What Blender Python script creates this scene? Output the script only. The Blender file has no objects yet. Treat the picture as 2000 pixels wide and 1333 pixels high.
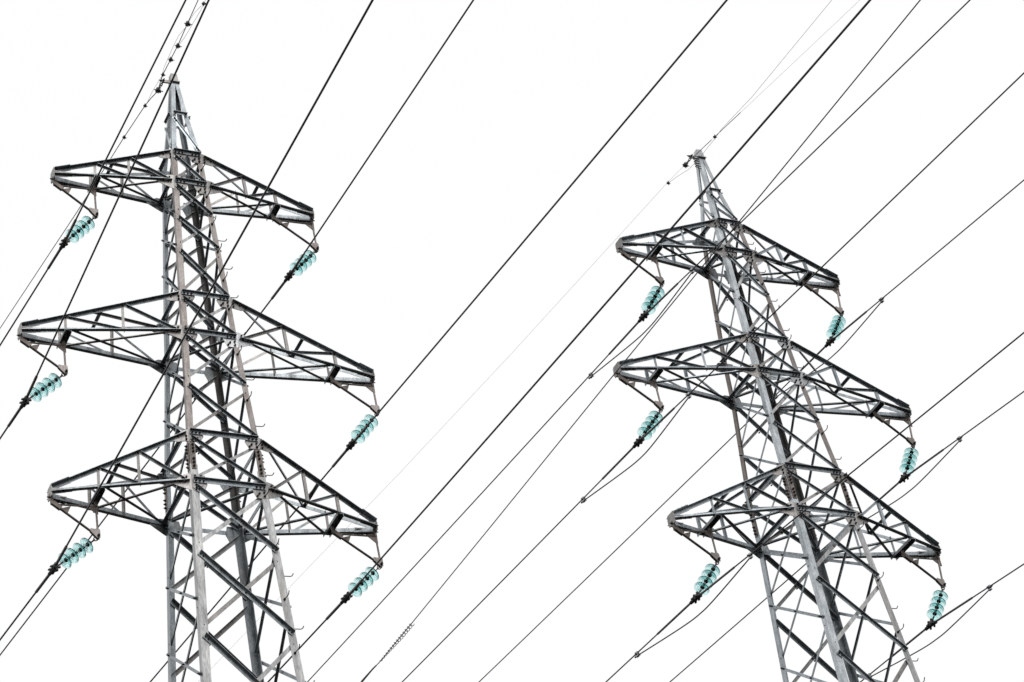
import bpy, bmesh, math, random
from mathutils import Vector, Matrix

random.seed(7)
scene = bpy.context.scene
COL = scene.collection

# ------------------------------------------------------------------ camera, sky, sun, exposure
PITCH, YAW, ROLL = 0.6307600, 0.5375132, -0.2018795
fwd = Vector((math.sin(YAW) * math.cos(PITCH), math.cos(YAW) * math.cos(PITCH), math.sin(PITCH)))
rgt = Vector((math.cos(YAW), -math.sin(YAW), 0.0))
upv = rgt.cross(fwd)
r2 = rgt * math.cos(ROLL) + upv * math.sin(ROLL)
u2 = -rgt * math.sin(ROLL) + upv * math.cos(ROLL)
cam_data = bpy.data.cameras.new('camera')
cam_data.lens, cam_data.sensor_width = 87.7152, 36.0
cam_data.clip_start, cam_data.clip_end = 0.1, 6000.0
cam = bpy.data.objects.new('camera', cam_data)
cam.matrix_world = Matrix(((r2.x, u2.x, -fwd.x, -12.07063), (r2.y, u2.y, -fwd.y, -29.94250),
                           (r2.z, u2.z, -fwd.z, 1.6), (0, 0, 0, 1)))
COL.objects.link(cam)
scene.camera = cam

SUN_EL, SUN_AZ = math.radians(52), math.radians(185)     # high behind the cloud, on the camera's side
world = bpy.data.worlds.new('World')
scene.world = world
world.use_nodes = True
wn, wl = world.node_tree.nodes, world.node_tree.links
wn.clear()
w_out = wn.new('ShaderNodeOutputWorld')
w_bg = wn.new('ShaderNodeBackground')
w_sky = wn.new('ShaderNodeTexSky')
w_sky.sky_type = 'NISHITA'
w_sky.sun_disc = False
w_sky.sun_elevation, w_sky.sun_rotation = SUN_EL, SUN_AZ
w_sky.dust_density, w_sky.air_density = 4.0, 1.0
w_hsv = wn.new('ShaderNodeHueSaturation')
w_hsv.inputs['Saturation'].default_value = 0.15
w_mix = wn.new('ShaderNodeMix')
w_mix.data_type = 'RGBA'
w_mix.inputs[0].default_value = 0.92                     # a closed, even cloud sheet over the clear sky
w_mix.inputs[7].default_value = (7.02, 7.03, 7.06, 1)
w_bg.inputs['Strength'].default_value = 0.15
wl.new(w_sky.outputs['Color'], w_hsv.inputs['Color'])
wl.new(w_hsv.outputs['Color'], w_mix.inputs[6])
wl.new(w_mix.outputs[2], w_bg.inputs['Color'])
wl.new(w_bg.outputs['Background'], w_out.inputs['Surface'])

sun_d = bpy.data.lights.new('sun', 'SUN')
sun_d.energy, sun_d.angle, sun_d.color = 1.5, math.radians(25), (1.0, 0.985, 0.965)
sun = bpy.data.objects.new('sun', sun_d)
# the sky's rotation 0 looks along +Y and turns clockwise
sdir = Vector((math.sin(SUN_AZ) * math.cos(SUN_EL), math.cos(SUN_AZ) * math.cos(SUN_EL), math.sin(SUN_EL)))
sun.rotation_euler = sdir.to_track_quat('Z', 'Y').to_euler()
COL.objects.link(sun)

scene.view_settings.view_transform = 'Standard'
scene.view_settings.look = 'None'
scene.view_settings.exposure = 0.0
scene.view_settings.gamma = 1.0
scene.render.engine = 'CYCLES'
scene.cycles.max_bounces = 14
scene.cycles.transmission_bounces = 12
scene.cycles.transparent_max_bounces = 12
scene.render.filter_size = 1.0

# ------------------------------------------------------------------ materials
def new_mat(name):
    m = bpy.data.materials.new(name)
    m.use_nodes = True
    nt = m.node_tree
    b = nt.nodes['Principled BSDF']
    return m, nt, b

def steel(name, c1, c2, metal=0.35, rough=0.5, streak=0.35, stain=(0.16, 0.11, 0.08), stain_amt=0.35):
    """weathered galvanised steel: spangled grey in large soft patches, fine mottling, faint rust-brown stains, a tone per bar"""
    c1, c2 = [c * 0.74 for c in c1], [c * 0.90 for c in c2]
    m, nt, b = new_mat(name)
    N, L = nt.nodes, nt.links
    tc = N.new('ShaderNodeTexCoord')
    info = N.new('ShaderNodeObjectInfo')
    mp = N.new('ShaderNodeMapping')
    mp.inputs['Scale'].default_value = (1, 1, streak)
    L.new(tc.outputs['Object'], mp.inputs['Vector'])
    n1 = N.new('ShaderNodeTexNoise')
    n1.inputs['Scale'].default_value = 9.0
    n1.inputs['Detail'].default_value = 6.0
    n1.inputs['Roughness'].default_value = 0.65
    L.new(mp.outputs['Vector'], n1.inputs['Vector'])
    n2 = N.new('ShaderNodeTexNoise')
    n2.inputs['Scale'].default_value = 70.0
    n2.inputs['Detail'].default_value = 3.0
    L.new(mp.outputs['Vector'], n2.inputs['Vector'])
    r1 = N.new('ShaderNodeValToRGB')
    r1.color_ramp.elements[0].position, r1.color_ramp.elements[1].position = 0.32, 0.70
    r1.color_ramp.elements[0].color = (*c1, 1)
    r1.color_ramp.elements[1].color = (*c2, 1)
    L.new(n1.outputs['Fac'], r1.inputs['Fac'])
    r2_ = N.new('ShaderNodeMapRange')
    r2_.inputs[1].default_value, r2_.inputs[2].default_value = 0.3, 0.7
    r2_.inputs[3].default_value, r2_.inputs[4].default_value = 0.72, 1.18
    L.new(n2.outputs['Fac'], r2_.inputs[0])
    rnd = N.new('ShaderNodeMapRange')
    rnd.inputs[3].default_value, rnd.inputs[4].default_value = 0.78, 1.15
    L.new(info.outputs['Random'], rnd.inputs[0])
    mul = N.new('ShaderNodeMath'); mul.operation = 'MULTIPLY'
    L.new(r2_.outputs[0], mul.inputs[0]); L.new(rnd.outputs[0], mul.inputs[1])
    tone = N.new('ShaderNodeVectorMath'); tone.operation = 'SCALE'
    L.new(r1.outputs['Color'], tone.inputs[0]); L.new(mul.outputs[0], tone.inputs['Scale'])
    n3 = N.new('ShaderNodeTexNoise')
    n3.inputs['Scale'].default_value = 3.3
    n3.inputs['Detail'].default_value = 8.0
    n3.inputs['Roughness'].default_value = 0.75
    L.new(mp.outputs['Vector'], n3.inputs['Vector'])
    r3 = N.new('ShaderNodeMapRange')
    r3.inputs[1].default_value, r3.inputs[2].default_value = 0.52, 0.72
    r3.inputs[3].default_value, r3.inputs[4].default_value = 0.0, stain_amt
    L.new(n3.outputs['Fac'], r3.inputs[0])
    mx = N.new('ShaderNodeMix'); mx.data_type = 'RGBA'
    L.new(r3.outputs[0], mx.inputs[0]); L.new(tone.outputs[0], mx.inputs[6])
    mx.inputs[7].default_value = (*stain, 1)
    L.new(mx.outputs[2], b.inputs['Base Color'])
    b.inputs['Metallic'].default_value = metal
    rr = N.new('ShaderNodeMapRange')
    rr.inputs[3].default_value, rr.inputs[4].default_value = rough - 0.12, rough + 0.16
    L.new(n1.outputs['Fac'], rr.inputs[0]); L.new(rr.outputs[0], b.inputs['Roughness'])
    bp = N.new('ShaderNodeBump')
    bp.inputs['Strength'].default_value = 0.25
    bp.inputs['Distance'].default_value = 0.004
    L.new(n2.outputs['Fac'], bp.inputs['Height']); L.new(bp.outputs['Normal'], b.inputs['Normal'])
    return m

def plain(name, col, metal=0.0, rough=0.6, var=0.25, scale=25):
    m, nt, b = new_mat(name)
    N, L = nt.nodes, nt.links
    tc = N.new('ShaderNodeTexCoord')
    n = N.new('ShaderNodeTexNoise')
    n.inputs['Scale'].default_value = scale
    n.inputs['Detail'].default_value = 4
    L.new(tc.outputs['Object'], n.inputs['Vector'])
    r = N.new('ShaderNodeValToRGB')
    r.color_ramp.elements[0].color = (*[c * (1 - var) for c in col], 1)
    r.color_ramp.elements[1].color = (*[min(1, c * (1 + var)) for c in col], 1)
    L.new(n.outputs['Fac'], r.inputs['Fac']); L.new(r.outputs['Color'], b.inputs['Base Color'])
    b.inputs['Metallic'].default_value, b.inputs['Roughness'].default_value = metal, rough
    return m

M_BROWN = steel('steel_weathered_brown', (0.225, 0.202, 0.190), (0.385, 0.352, 0.335), 0.8, 0.42)
M_LIGHT = steel('steel_light_grey', (0.32, 0.325, 0.33), (0.60, 0.60, 0.595), 0.8, 0.40, streak=0.16, stain=(0.24, 0.215, 0.18), stain_amt=0.6)
M_BLUE = steel('steel_blue_grey', (0.28, 0.315, 0.34), (0.50, 0.54, 0.57), 0.82, 0.38, stain=(0.15, 0.14, 0.13))
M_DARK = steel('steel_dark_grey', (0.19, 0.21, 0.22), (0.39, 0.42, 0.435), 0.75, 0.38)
M_GUSSET = steel('steel_plate_grey_brown', (0.25, 0.240, 0.233), (0.42, 0.406, 0.396), 0.8, 0.42)
M_PALE = steel('steel_plate_pale', (0.46, 0.475, 0.49), (0.70, 0.71, 0.72), 0.8, 0.38, stain=(0.3, 0.27, 0.24))
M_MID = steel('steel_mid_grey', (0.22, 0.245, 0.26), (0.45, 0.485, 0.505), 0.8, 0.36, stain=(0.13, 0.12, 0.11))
M_SKY = steel('steel_bright_blue_grey', (0.38, 0.415, 0.44), (0.63, 0.665, 0.69), 0.82, 0.36, stain=(0.20, 0.20, 0.20), stain_amt=0.6)
M_NEAR_BLACK = steel('steel_near_black', (0.055, 0.053, 0.052), (0.15, 0.145, 0.14), 0.6, 0.45, stain=(0.14, 0.10, 0.08))  # near-black tone for the upper section of the far right legs
M_RUST = steel('steel_dull_brown_fitting', (0.13, 0.11, 0.10), (0.26, 0.225, 0.205), 0.7, 0.42)
M_BOLT = plain('bolt_dark_rust', (0.016, 0.013, 0.012), 0.3, 0.6)
M_IRON = plain('cast_iron_fitting', (0.045, 0.042, 0.042), 0.5, 0.5)
M_WIRE = plain('aluminium_conductor_aged', (0.060, 0.058, 0.062), 0.6, 0.40, 0.3, 3)
M_ROD = plain('armour_rod_aluminium', (0.13, 0.122, 0.115), 0.55, 0.4, 0.2, 40)
M_CABLE = plain('black_sheathed_cable', (0.02, 0.02, 0.03), 0.0, 0.45, 0.1, 3)
M_CONC = plain('concrete', (0.32, 0.31, 0.29), 0, 0.9, 0.2, 6)

def glass_mat():
    m, nt, b = new_mat('toughened_glass_sea_green')
    N, L = nt.nodes, nt.links
    b.inputs['Base Color'].default_value = (0.93, 0.995, 0.99, 1)
    b.inputs['Roughness'].default_value = 0.02
    b.inputs['IOR'].default_value = 1.5
    b.inputs['Transmission Weight'].default_value = 1.0
    v = N.new('ShaderNodeVolumeAbsorption')
    v.inputs['Color'].default_value = (0.03, 0.76, 0.75, 1)
    v.inputs['Density'].default_value = 20.0
    L.new(v.outputs['Volume'], nt.nodes['Material Output'].inputs['Volume'])
    return m
M_GLASS = glass_mat()

def ground_mat():
    m, nt, b = new_mat('meadow_grass')
    N, L = nt.nodes, nt.links
    tc = N.new('ShaderNodeTexCoord')
    n = N.new('ShaderNodeTexNoise'); n.inputs['Scale'].default_value = 0.15; n.inputs['Detail'].default_value = 12
    L.new(tc.outputs['Object'], n.inputs['Vector'])
    r = N.new('ShaderNodeValToRGB')
    r.color_ramp.elements[0].position, r.color_ramp.elements[1].position = 0.35, 0.7
    r.color_ramp.elements[0].color = (0.012, 0.012, 0.010, 1)
    r.color_ramp.elements[1].color = (0.026, 0.025, 0.020, 1)
    L.new(n.outputs['Fac'], r.inputs['Fac']); L.new(r.outputs['Color'], b.inputs['Base Color'])
    b.inputs['Roughness'].default_value = 1.0
    b.inputs['Specular IOR Level'].default_value = 0.1
    return m

# ------------------------------------------------------------------ mesh helpers
def link(name, bm, mats, parent=None, smooth=False):
    me = bpy.data.meshes.new(name)
    bmesh.ops.recalc_face_normals(bm, faces=bm.faces)
    bm.to_mesh(me); bm.free()
    for m in (mats if isinstance(mats, (list, tuple)) else [mats]):
        me.materials.append(m)
    if smooth:
        for p in me.polygons:
            p.use_smooth = True
    o = bpy.data.objects.new(name, me)
    COL.objects.link(o)
    if parent:
        o.parent = parent
    return o

def tag(o, label=None, cat=None, group=None, kind=None):
    for k, v in (('label', label), ('category', cat), ('group', group), ('kind', kind)):
        if v:
            o[k] = v
    return o

def empty(name, loc, label, cat, group=None, rot=None):
    o = bpy.data.objects.new(name, None)
    o.empty_display_size = 0.3
    o.location = loc
    if rot is not None:
        o.rotation_euler = rot
    COL.objects.link(o)
    return tag(o, label, cat, group)

def prism(bm, p0, p1, poly, a, b, mi=0):
    """polygon (list of (u, v)) in axes a, b swept from p0 to p1, closed"""
    r0 = [bm.verts.new(p0 + a * u + b * v) for u, v in poly]
    r1 = [bm.verts.new(p1 + a * u + b * v) for u, v in poly]
    n = len(poly)
    fs = [bm.faces.new((r0[i], r0[(i + 1) % n], r1[(i + 1) % n], r1[i])) for i in range(n)]
    fs += [bm.faces.new(r0[::-1]), bm.faces.new(r1)]
    for f in fs:
        f.material_index = mi

def ortho(axis, d):
    d = d - axis * d.dot(axis)
    return d.normalized()

def angle(bm, p0, p1, d1, d2, w, t=None, w2=None, mi=0):
    """rolled angle bar: heel along p0-p1, flanges along d1 (width w) and d2 (width w2)"""
    p0, p1 = Vector(p0), Vector(p1)
    w2 = w2 or w
    t = t or max(0.006, w * 0.1)
    ax = (p1 - p0).normalized()
    a = ortho(ax, Vector(d1))
    b = Vector(d2) - a * Vector(d2).dot(a)
    b = ortho(ax, b)
    prism(bm, p0, p1, [(0, 0), (w, 0), (w, t), (t, t), (t, w2), (0, w2)], a, b, mi)

def bar(bm, p0, p1, d1, w, h, mi=0):
    p0, p1 = Vector(p0), Vector(p1)
    ax = (p1 - p0).normalized()
    a = ortho(ax, Vector(d1)); b = ax.cross(a)
    prism(bm, p0, p1, [(-w / 2, -h / 2), (w / 2, -h / 2), (w / 2, h / 2), (-w / 2, h / 2)], a, b, mi)

def tube(bm, pts, r, n=8, mi=0, cap=True, radii=None):
    pts = [Vector(p) for p in pts]
    rings, prev = [], None
    for i, p in enumerate(pts):
        t = (pts[min(i + 1, len(pts) - 1)] - pts[max(i - 1, 0)]).normalized()
        if prev is None:
            a = t.orthogonal().normalized()
        else:
            a = ortho(t, prev)
        prev = a
        b = t.cross(a)
        rr = radii[i] if radii else r
        rings.append([bm.verts.new(p + (a * math.cos(2 * math.pi * k / n) + b * math.sin(2 * math.pi * k / n)) * rr) for k in range(n)])
    for i in range(len(rings) - 1):
        for k in range(n):
            f = bm.faces.new((rings[i][k], rings[i][(k + 1) % n], rings[i + 1][(k + 1) % n], rings[i + 1][k]))
            f.material_index = mi
    if cap:
        for f in (bm.faces.new(rings[0][::-1]), bm.faces.new(rings[-1])):
            f.material_index = mi

def bolt(bm, p, n, r=0.016, h=0.02, mi=1, stem=0.0):
    """hexagon head with the thread end standing out of the nut"""
    n = Vector(n).normalized()
    a = n.orthogonal().normalized(); b = n.cross(a)
    r *= 1.15
    hexa = [(r * math.cos(math.pi / 3 * k), r * math.sin(math.pi / 3 * k)) for k in range(6)]
    p = Vector(p)
    prism(bm, p - n * 0.004, p + n * h, hexa, a, b, mi)
    prism(bm, p + n * h * 0.9, p + n * (h + 0.014 + stem), [(u * 0.5, v * 0.5) for u, v in hexa], a, b, mi)

def plate(bm, pts, n, t, mi=0):
    """flat polygon plate, pts in order, thickened by t along n"""
    n = Vector(n).normalized()
    r0 = [bm.verts.new(Vector(p)) for p in pts]
    r1 = [bm.verts.new(Vector(p) + n * t) for p in pts]
    k = len(pts)
    fs = [bm.faces.new((r0[i], r0[(i + 1) % k], r1[(i + 1) % k], r1[i])) for i in range(k)]
    fs += [bm.faces.new(r0[::-1]), bm.faces.new(r1)]
    for f in fs:
        f.material_index = mi

# ------------------------------------------------------------------ ground
bm = bmesh.new()
S = 3000
vs = [bm.verts.new((x, y, 0)) for x, y in ((-S, -S), (S, -S), (S, S), (-S, S))]
bm.faces.new(vs)
tag(link('ground', bm, ground_mat()), kind='structure')

# ------------------------------------------------------------------ lattice tower
H0 = 22.9097
RATIO = 1.0317
CORN = {'NL': (-1, -1), 'NR': (1, -1), 'FR': (1, 1), 'FL': (-1, 1)}
FACES = [('NL', 'NR', Vector((0, -1, 0))), ('FL', 'FR', Vector((0, 1, 0))),
         ('FL', 'NL', Vector((-1, 0, 0))), ('FR', 'NR', Vector((1, 0, 0)))]
ARM_L = {'1': 2.270, '2': 2.951, '3': 2.607}
ARM_EZ = {'1': -0.0578, '2': -0.0911, '3': -0.0836}

def rot_of(P):
    v = Vector(P['rot'])
    return Matrix.Rotation(v.length, 3, v.normalized())

def build_tower(P, label):
    H = H0 + P['bz']                         # height of the lowest arm's bottom chord above the ground
    loc = Vector((P['x'], P['y'], H)) - rot_of(P) @ Vector((0, 0, H))
    root = empty('lattice_tower', loc, label, 'power pylon', 'lattice towers carrying the two lines', rot_of(P).to_euler())
    Z = P['z']                               # pk, pm, t1, b1, t2, b2, t3, b3
    W = P['w']
    prof = [(-H, W['b3'] + 0.0474 * H), (0.0, W['b3']), (Z['t3'], W['t3']), (Z['b2'], W['b2']), (Z['t2'], W['t2']),
            (Z['b1'], W['b1']), (Z['t1'], W['t1']), (Z['pm'], 0.125), (Z['pk'] - 0.19, 0.047)]
    def hw(z):
        for (z0, w0), (z1, w1) in zip(prof, prof[1:]):
            if z <= z1:
                return w0 + (w1 - w0) * (z - z0) / (z1 - z0)
        return prof[-1][1]
    def node(c, z, off=0.0):
        sx, sy = CORN[c]
        h = hw(z)
        return Vector((sx * (h + off), sy * (h * RATIO + off), z + H))
    UP = Vector((0, 0, 1))
    zs_splice = Z['t3'] * 0.36               # the wide lower leg section begins under the cover plates

    # legs: angle bars with their heel on the tower's corner
    LW = [(-H + 0.05, zs_splice, 0.122 if P['tone'] == 'a' else 0.108, 0), (zs_splice, Z['t1'] + 0.02, 0.092, 1), (Z['t1'] + 0.02, Z['pm'] - 0.05, 0.080, 2), (Z['pm'] - 0.05, Z['pk'] - 0.16, 0.070, 2)]
    def leg_w(z):
        for z0, z1, w, m in LW:
            if z <= z1:
                return w
        return 0.06
    for c, (sx, sy) in CORN.items():
        bm = bmesh.new()
        for z0, z1, w, mi in LW:
            cuts = [z0] + [z for z, _ in prof if z0 + 0.01 < z < z1 - 0.01] + [z1]
            for a, b in zip(cuts, cuts[1:]):
                angle(bm, node(c, a, w * 0.25), node(c, b, w * 0.25), (-sx, 0, 0), (0, -sy, 0), w, 0.010, mi=mi)
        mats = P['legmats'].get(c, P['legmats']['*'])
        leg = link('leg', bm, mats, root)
        # bolted cover plates over the splice
        bm = bmesh.new()
        wl_, zt, zb = 0.092, Z['t3'] * 0.80, Z['t3'] * 0.26
        o = node(c, zt, wl_ * 0.25 + 0.001); q = node(c, zb, wl_ * 0.25 + 0.001)
        for n, along in ((Vector((0, sy, 0)), Vector((-sx, 0, 0))), (Vector((sx, 0, 0)), Vector((0, -sy, 0)))):
            d0, d1 = along * 0.016, along * 0.094
            off = n * 0.004
            plate(bm, [o + d0 + off, o + d1 + off, q + d1 + off, q + d0 + off], n, 0.012)
            for k in range(6):
                f = (0.09, 0.22, 0.35, 0.62, 0.76, 0.90)[k]
                bolt(bm, o.lerp(q, f) + (d0 + d1) / 2 + n * 0.016, n, 0.019, 0.018, 1, 0.004)
        link('splice_plate', bm, [P['splice'], M_BOLT], leg)
        # concrete stub under the leg
        bm = bmesh.new()
        f0 = node(c, -H); 
        prism(bm, Vector((f0.x, f0.y, -0.3)), Vector((f0.x, f0.y, 0.35)), [(-0.35, -0.35), (0.35, -0.35), (0.35, 0.35), (-0.35, 0.35)], Vector((1, 0, 0)), Vector((0, 1, 0)))
        link('footing', bm, M_CONC, root)

    def face_bar(bm, pa, pb, n, w, typ, mi=0, offn=0.0, w2=None):
        """typ 0: laid on the outside, outstanding flange on the upper edge. typ 1: laid on the inside, flange turned in"""
        ax = (pb - pa).normalized()
        inpl = ortho(ax, -UP - n * (-UP).dot(n))
        if typ == 0:
            s = pa + n * (0.012 + offn) - inpl * w * 0.5, pb + n * (0.012 + offn) - inpl * w * 0.5
            angle(bm, s[0], s[1], inpl, n, w, 0.006, mi=mi, w2=w2)
        else:
            s = pa - n * (0.014 + offn) - inpl * w * 0.5, pb - n * (0.014 + offn) - inpl * w * 0.5
            angle(bm, s[0], s[1], inpl, -n, w, 0.006, mi=mi, w2=w2)

    def end_bolts(bm, pa, pb, n, typ, k=2, r=0.013):
        ax = (pb - pa).normalized()
        for p, s in ((pa, 1), (pb, -1)):
            for i in range(k):
                bolt(bm, p + ax * s * (0.03 + 0.055 * i) + n * (0.018 if typ == 0 else -0.006), n, r, 0.016, 1)

    # face bracing: crossing diagonals in every panel
    lo = P['low_front']; side = P['low_side']
    upper = P['upper']                        # panel levels from t1 down to b3
    for fi, (ca, cb, n) in enumerate(FACES):
        is_front = fi < 2
        levels = [Z['t1']] + upper + (lo if is_front else side)
        for i, (z1, z0) in enumerate(zip(levels, levels[1:])):
            wid = (0.052 if is_front else 0.044) if z0 > -0.5 else ((0.070 if P['tone'] == 'a' else 0.064) if is_front else 0.05)
            def pt(c, z, dz):
                sx, sy = CORN[c]
                p = node(c, z + dz)
                other = cb if c == ca else ca
                inward = (node(other, z) - node(c, z)).normalized()
                return p + inward * 0.015
            g = 0.10 if is_front else 0.07
            pa, pb = pt(ca, z1, -g), pt(cb, z0, 0.06)
            bm = bmesh.new()
            if fi == 1:
                face_bar(bm, pa, pb, n, wid, 1, offn=-leg_w(z0) * 0.25 + 0.010)
            else:
                face_bar(bm, pa, pb, n, wid, 0, offn=leg_w(z0) * 0.25, w2=wid * (0.85 if P['tone'] == 'a' else 0.62) if is_front else 0.024)
            if fi != 1:
                end_bolts(bm, pa + n * leg_w(z0) * 0.25, pb + n * leg_w(z0) * 0.25, n, 0)
            mid = pa.lerp(pb, 0.5)
            bolt(bm, mid + n * (0.018 + leg_w(z0) * 0.25), n, 0.013, 0.016, 1)
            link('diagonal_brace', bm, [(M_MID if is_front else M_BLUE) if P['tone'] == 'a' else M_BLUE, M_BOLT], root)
            pa, pb = pt(cb, z1, -g * 0.9), pt(ca, z0, 0.075)
            if fi == 1:
                pa, pb = pa + n * 0.022, pb + n * 0.022
            bm = bmesh.new()
            face_bar(bm, pa, pb, n, wid * 0.92, 1, offn=-leg_w(z0) * 0.25 + 0.010, w2=None if is_front else (0.036 if P['tone'] == 'a' else 0.026))
            end_bolts(bm, pa + n * 0.012, pb + n * 0.012, n, 1, 1)
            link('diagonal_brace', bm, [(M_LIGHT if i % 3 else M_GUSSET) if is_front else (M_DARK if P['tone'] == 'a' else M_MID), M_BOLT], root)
        # single diagonal and collar of the peak
        pa, pb = node(ca, Z['pm'] - 0.10), node(cb, Z['t1'] + 0.13)
        bm = bmesh.new()
        face_bar(bm, pa, pb, n, 0.045, 0, offn=0.014, w2=0.03)
        end_bolts(bm, pa + n * 0.014, pb + n * 0.014, n, 0, 2, 0.011)
        link('diagonal_brace', bm, [M_BLUE, M_BOLT], root)
        # horizontal struts
        for key, w in (('pm', 0.05), ('t1', 0.066), ('b1', 0.066), ('t2', 0.068), ('b2', 0.068), ('t3', 0.072), ('b3', 0.072)):
            z = Z[key]
            ex = Vector((CORN[cb][0] - CORN[ca][0], CORN[cb][1] - CORN[ca][1], 0)).normalized()
            pa, pb = node(ca, z) - ex * 0.00, node(cb, z) + ex * 0.0
            bm = bmesh.new()
            face_bar(bm, pa + UP * 0.01, pb + UP * 0.01, n, w * 1.05, 0, offn=leg_w(z) * 0.25 + 0.012, w2=w * 0.72)
            nb = 3 if key != 'pm' else 1
            for p, s in ((pa, 1), (pb, -1)):
                for i in range(nb):
                    bolt(bm, p + ex * s * (0.035 + 0.06 * i) + n * (leg_w(z) * 0.25 + 0.030) + UP * 0.0, n, 0.015, 0.018, 1)
            link('strut', bm, [M_BLUE, M_BOLT], root)
    # plan bracing across the three arm levels
    for key in ('b1', 'b2', 'b3'):
        bm = bmesh.new()
        pa, pb = node('FL', Z[key]) + UP * 0.03, node('NR', Z[key]) + UP * 0.03
        d = (pb - pa).normalized(); pa += d * 0.07; pb -= d * 0.07
        fl = UP.cross(d)
        angle(bm, pa, pb, fl if fl.y < 0 else -fl, UP, 0.055, 0.006)
        link('plan_brace', bm, M_DARK, root)
        bm = bmesh.new()
        pa, pb = node('FR', Z[key]) + UP * 0.045, node('NL', Z[key]) + UP * 0.045
        d = (pb - pa).normalized(); pa += d * 0.07; pb -= d * 0.07
        angle(bm, pa, pb, UP.cross(d), UP, 0.05, 0.006)
        if key == 'b3' and P['tone'] == 'b':
            link('plan_brace', bm, M_BLUE, root)
        else:
            bm.free()
    # bracing of the lower body down to the ground, one mesh
    bm = bmesh.new()
    for fi, (ca, cb, n) in enumerate(FACES):
        z = (lo if fi < 2 else side)[-1]
        lv = [z]
        while lv[-1] > -H + 1.0:
            lv.append(max(-H + 0.5, lv[-1] - 2.5 * hw(lv[-1])))
        for z1, z0 in zip(lv, lv[1:]):
            face_bar(bm, node(ca, z1), node(cb, z0), n, 0.07, 0, offn=0.03)
            face_bar(bm, node(cb, z1), node(ca, z0), n, 0.065, 1)
    link('lower_bracing', bm, M_BLUE, root)['kind'] = 'stuff'

    # bolted gusset plates at the arm levels
    for key in ('t1', 'b1', 't2', 'b2', 't3', 'b3'):
        z = Z[key]
        top = key[0] == 't'
        for c, (sx, sy) in CORN.items():
            bm = bmesh.new()
            lw = leg_w(z)
            ny = Vector((0, sy, 0)); nx = Vector((sx, 0, 0))
            p = node(c, z) + ny * (lw * 0.25 + 0.002)
            ix = Vector((-sx, 0, 0))          # towards the tower's middle
            dh, dn = (0.06, 0.17) if top else (0.13, 0.19)
            # front or back plate, reaching inward past the leg
            plate(bm, [p + ix * -0.035 + UP * dh, p + ix * 0.19 + UP * dh * 0.9, p + ix * 0.22 - UP * 0.05, p + ix * 0.16 - UP * dn, p + ix * -0.01 - UP * dn * 0.95, p - ix * 0.035 - UP * dn * 0.5], ny, 0.010)
            for u, v in ((0.035, -dn * 0.40), (0.035, -dn * 0.78), (0.115, -dn * 0.55), (0.15, -dn * 0.8)):
                bolt(bm, p + ix * u + UP * v + ny * 0.011, ny, 0.0155, 0.018, 1)
            if not top:
                for u in (0.03, 0.12):
                    bolt(bm, p + ix * u + UP * 0.095 + ny * 0.011, ny, 0.0155, 0.018, 1)
            # wing that carries the arm's chord, bent along the arm
            tip_y = 0.07 * sy
            q = node(c, z)
            span = ARM_L[key[1]] - hw(z)
            along = Vector((sx * span, tip_y - q.y, 0)).normalized()
            wn_ = Vector((-along.y * sx, along.x * sx, 0)) * (1 if sy > 0 else -1)
            if wn_.dot(ny) < 0:
                wn_ = -wn_
            p2 = q + ny * (lw * 0.25 + 0.003) + nx * (lw * 0.25)
            if top:
                plate(bm, [p2 + UP * 0.055, p2 + along * 0.10 + UP * 0.03, p2 + along * 0.24 - UP * 0.15, p2 + along * 0.17 - UP * 0.17, p2 - UP * 0.16], wn_, 0.010)
                for u, v in ((0.035, -0.07), (0.035, -0.13), (0.10, -0.035), (0.155, -0.075)):
                    bolt(bm, p2 + along * u + UP * v + wn_ * 0.012, wn_, 0.0145, 0.017, 1)
            else:
                plate(bm, [p2 + UP * 0.13, p2 + along * 0.10 + UP * 0.12, p2 + along * 0.30 + UP * 0.0, p2 + along * 0.27 - UP * 0.05, p2 + along * 0.02 - UP * 0.17, p2 - UP * 0.17], wn_, 0.010)
                for u, v in ((0.07, 0.07), (0.13, 0.06), (0.09, -0.015), (0.17, -0.015)):
                    bolt(bm, p2 + along * u + UP * v + wn_ * 0.012, wn_, 0.014, 0.016, 1)
            mat = (M_DARK if c[0] == 'F' else P['gusset']) if not (c == 'NR' and key in P['pale']) else M_PALE  # far plates in darker grey: the shade on their inner side is painted in
            link('gusset_plate', bm, [mat, M_BOLT], root)
    # peak cap: folded plates closing the top
    bm = bmesh.new()
    z1, z0 = Z['pk'] + 0.02 + H, Z['pk'] - 0.185 + H
    a, b = 0.072, 0.056
    def ring(h, z):
        return [Vector((-h, -h, z)), Vector((h, -h, z)), Vector((h, h, z)), Vector((-h, h, z))]
    lo_r, hi_r = ring(a, z0), ring(b, z1)
    for i in range(4):
        j = (i + 1) % 4
        n = (lo_r[j] - lo_r[i]).cross(hi_r[i] - lo_r[i]).normalized()
        plate(bm, [lo_r[i] + n * 0.001, lo_r[j] + n * 0.001, hi_r[j], hi_r[i]], -n, 0.008)
    plate(bm, ring(b - 0.003, z1 - 0.05), UP, 0.008)
    bar(bm, Vector((-a - 0.012, -a - 0.004, z0 - 0.004)), Vector((a + 0.012, -a - 0.004, z0 - 0.004)), UP, 0.016, 0.05)
    bar(bm, Vector((a + 0.008, -a + 0.02, z0)), Vector((a + 0.008, a, z0)), UP, 0.016, 0.03)
    # bracket for the earth wire
    bar(bm, Vector((-0.06, 0, z1 - 0.165)), Vector((-0.215, 0, z1 - 0.175)), UP, 0.06, 0.03)
    for s in (-1, 1):
        bolt(bm, Vector((-0.19, 0.016 * s, z1 - 0.172)), (0, s, 0), 0.018, 0.02, 1, 0.02)
    bolt(bm, Vector((-0.215, 0, z1 - 0.172)), (-1, 0, 0.2), 0.016, 0.03, 1, 0.01)
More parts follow.
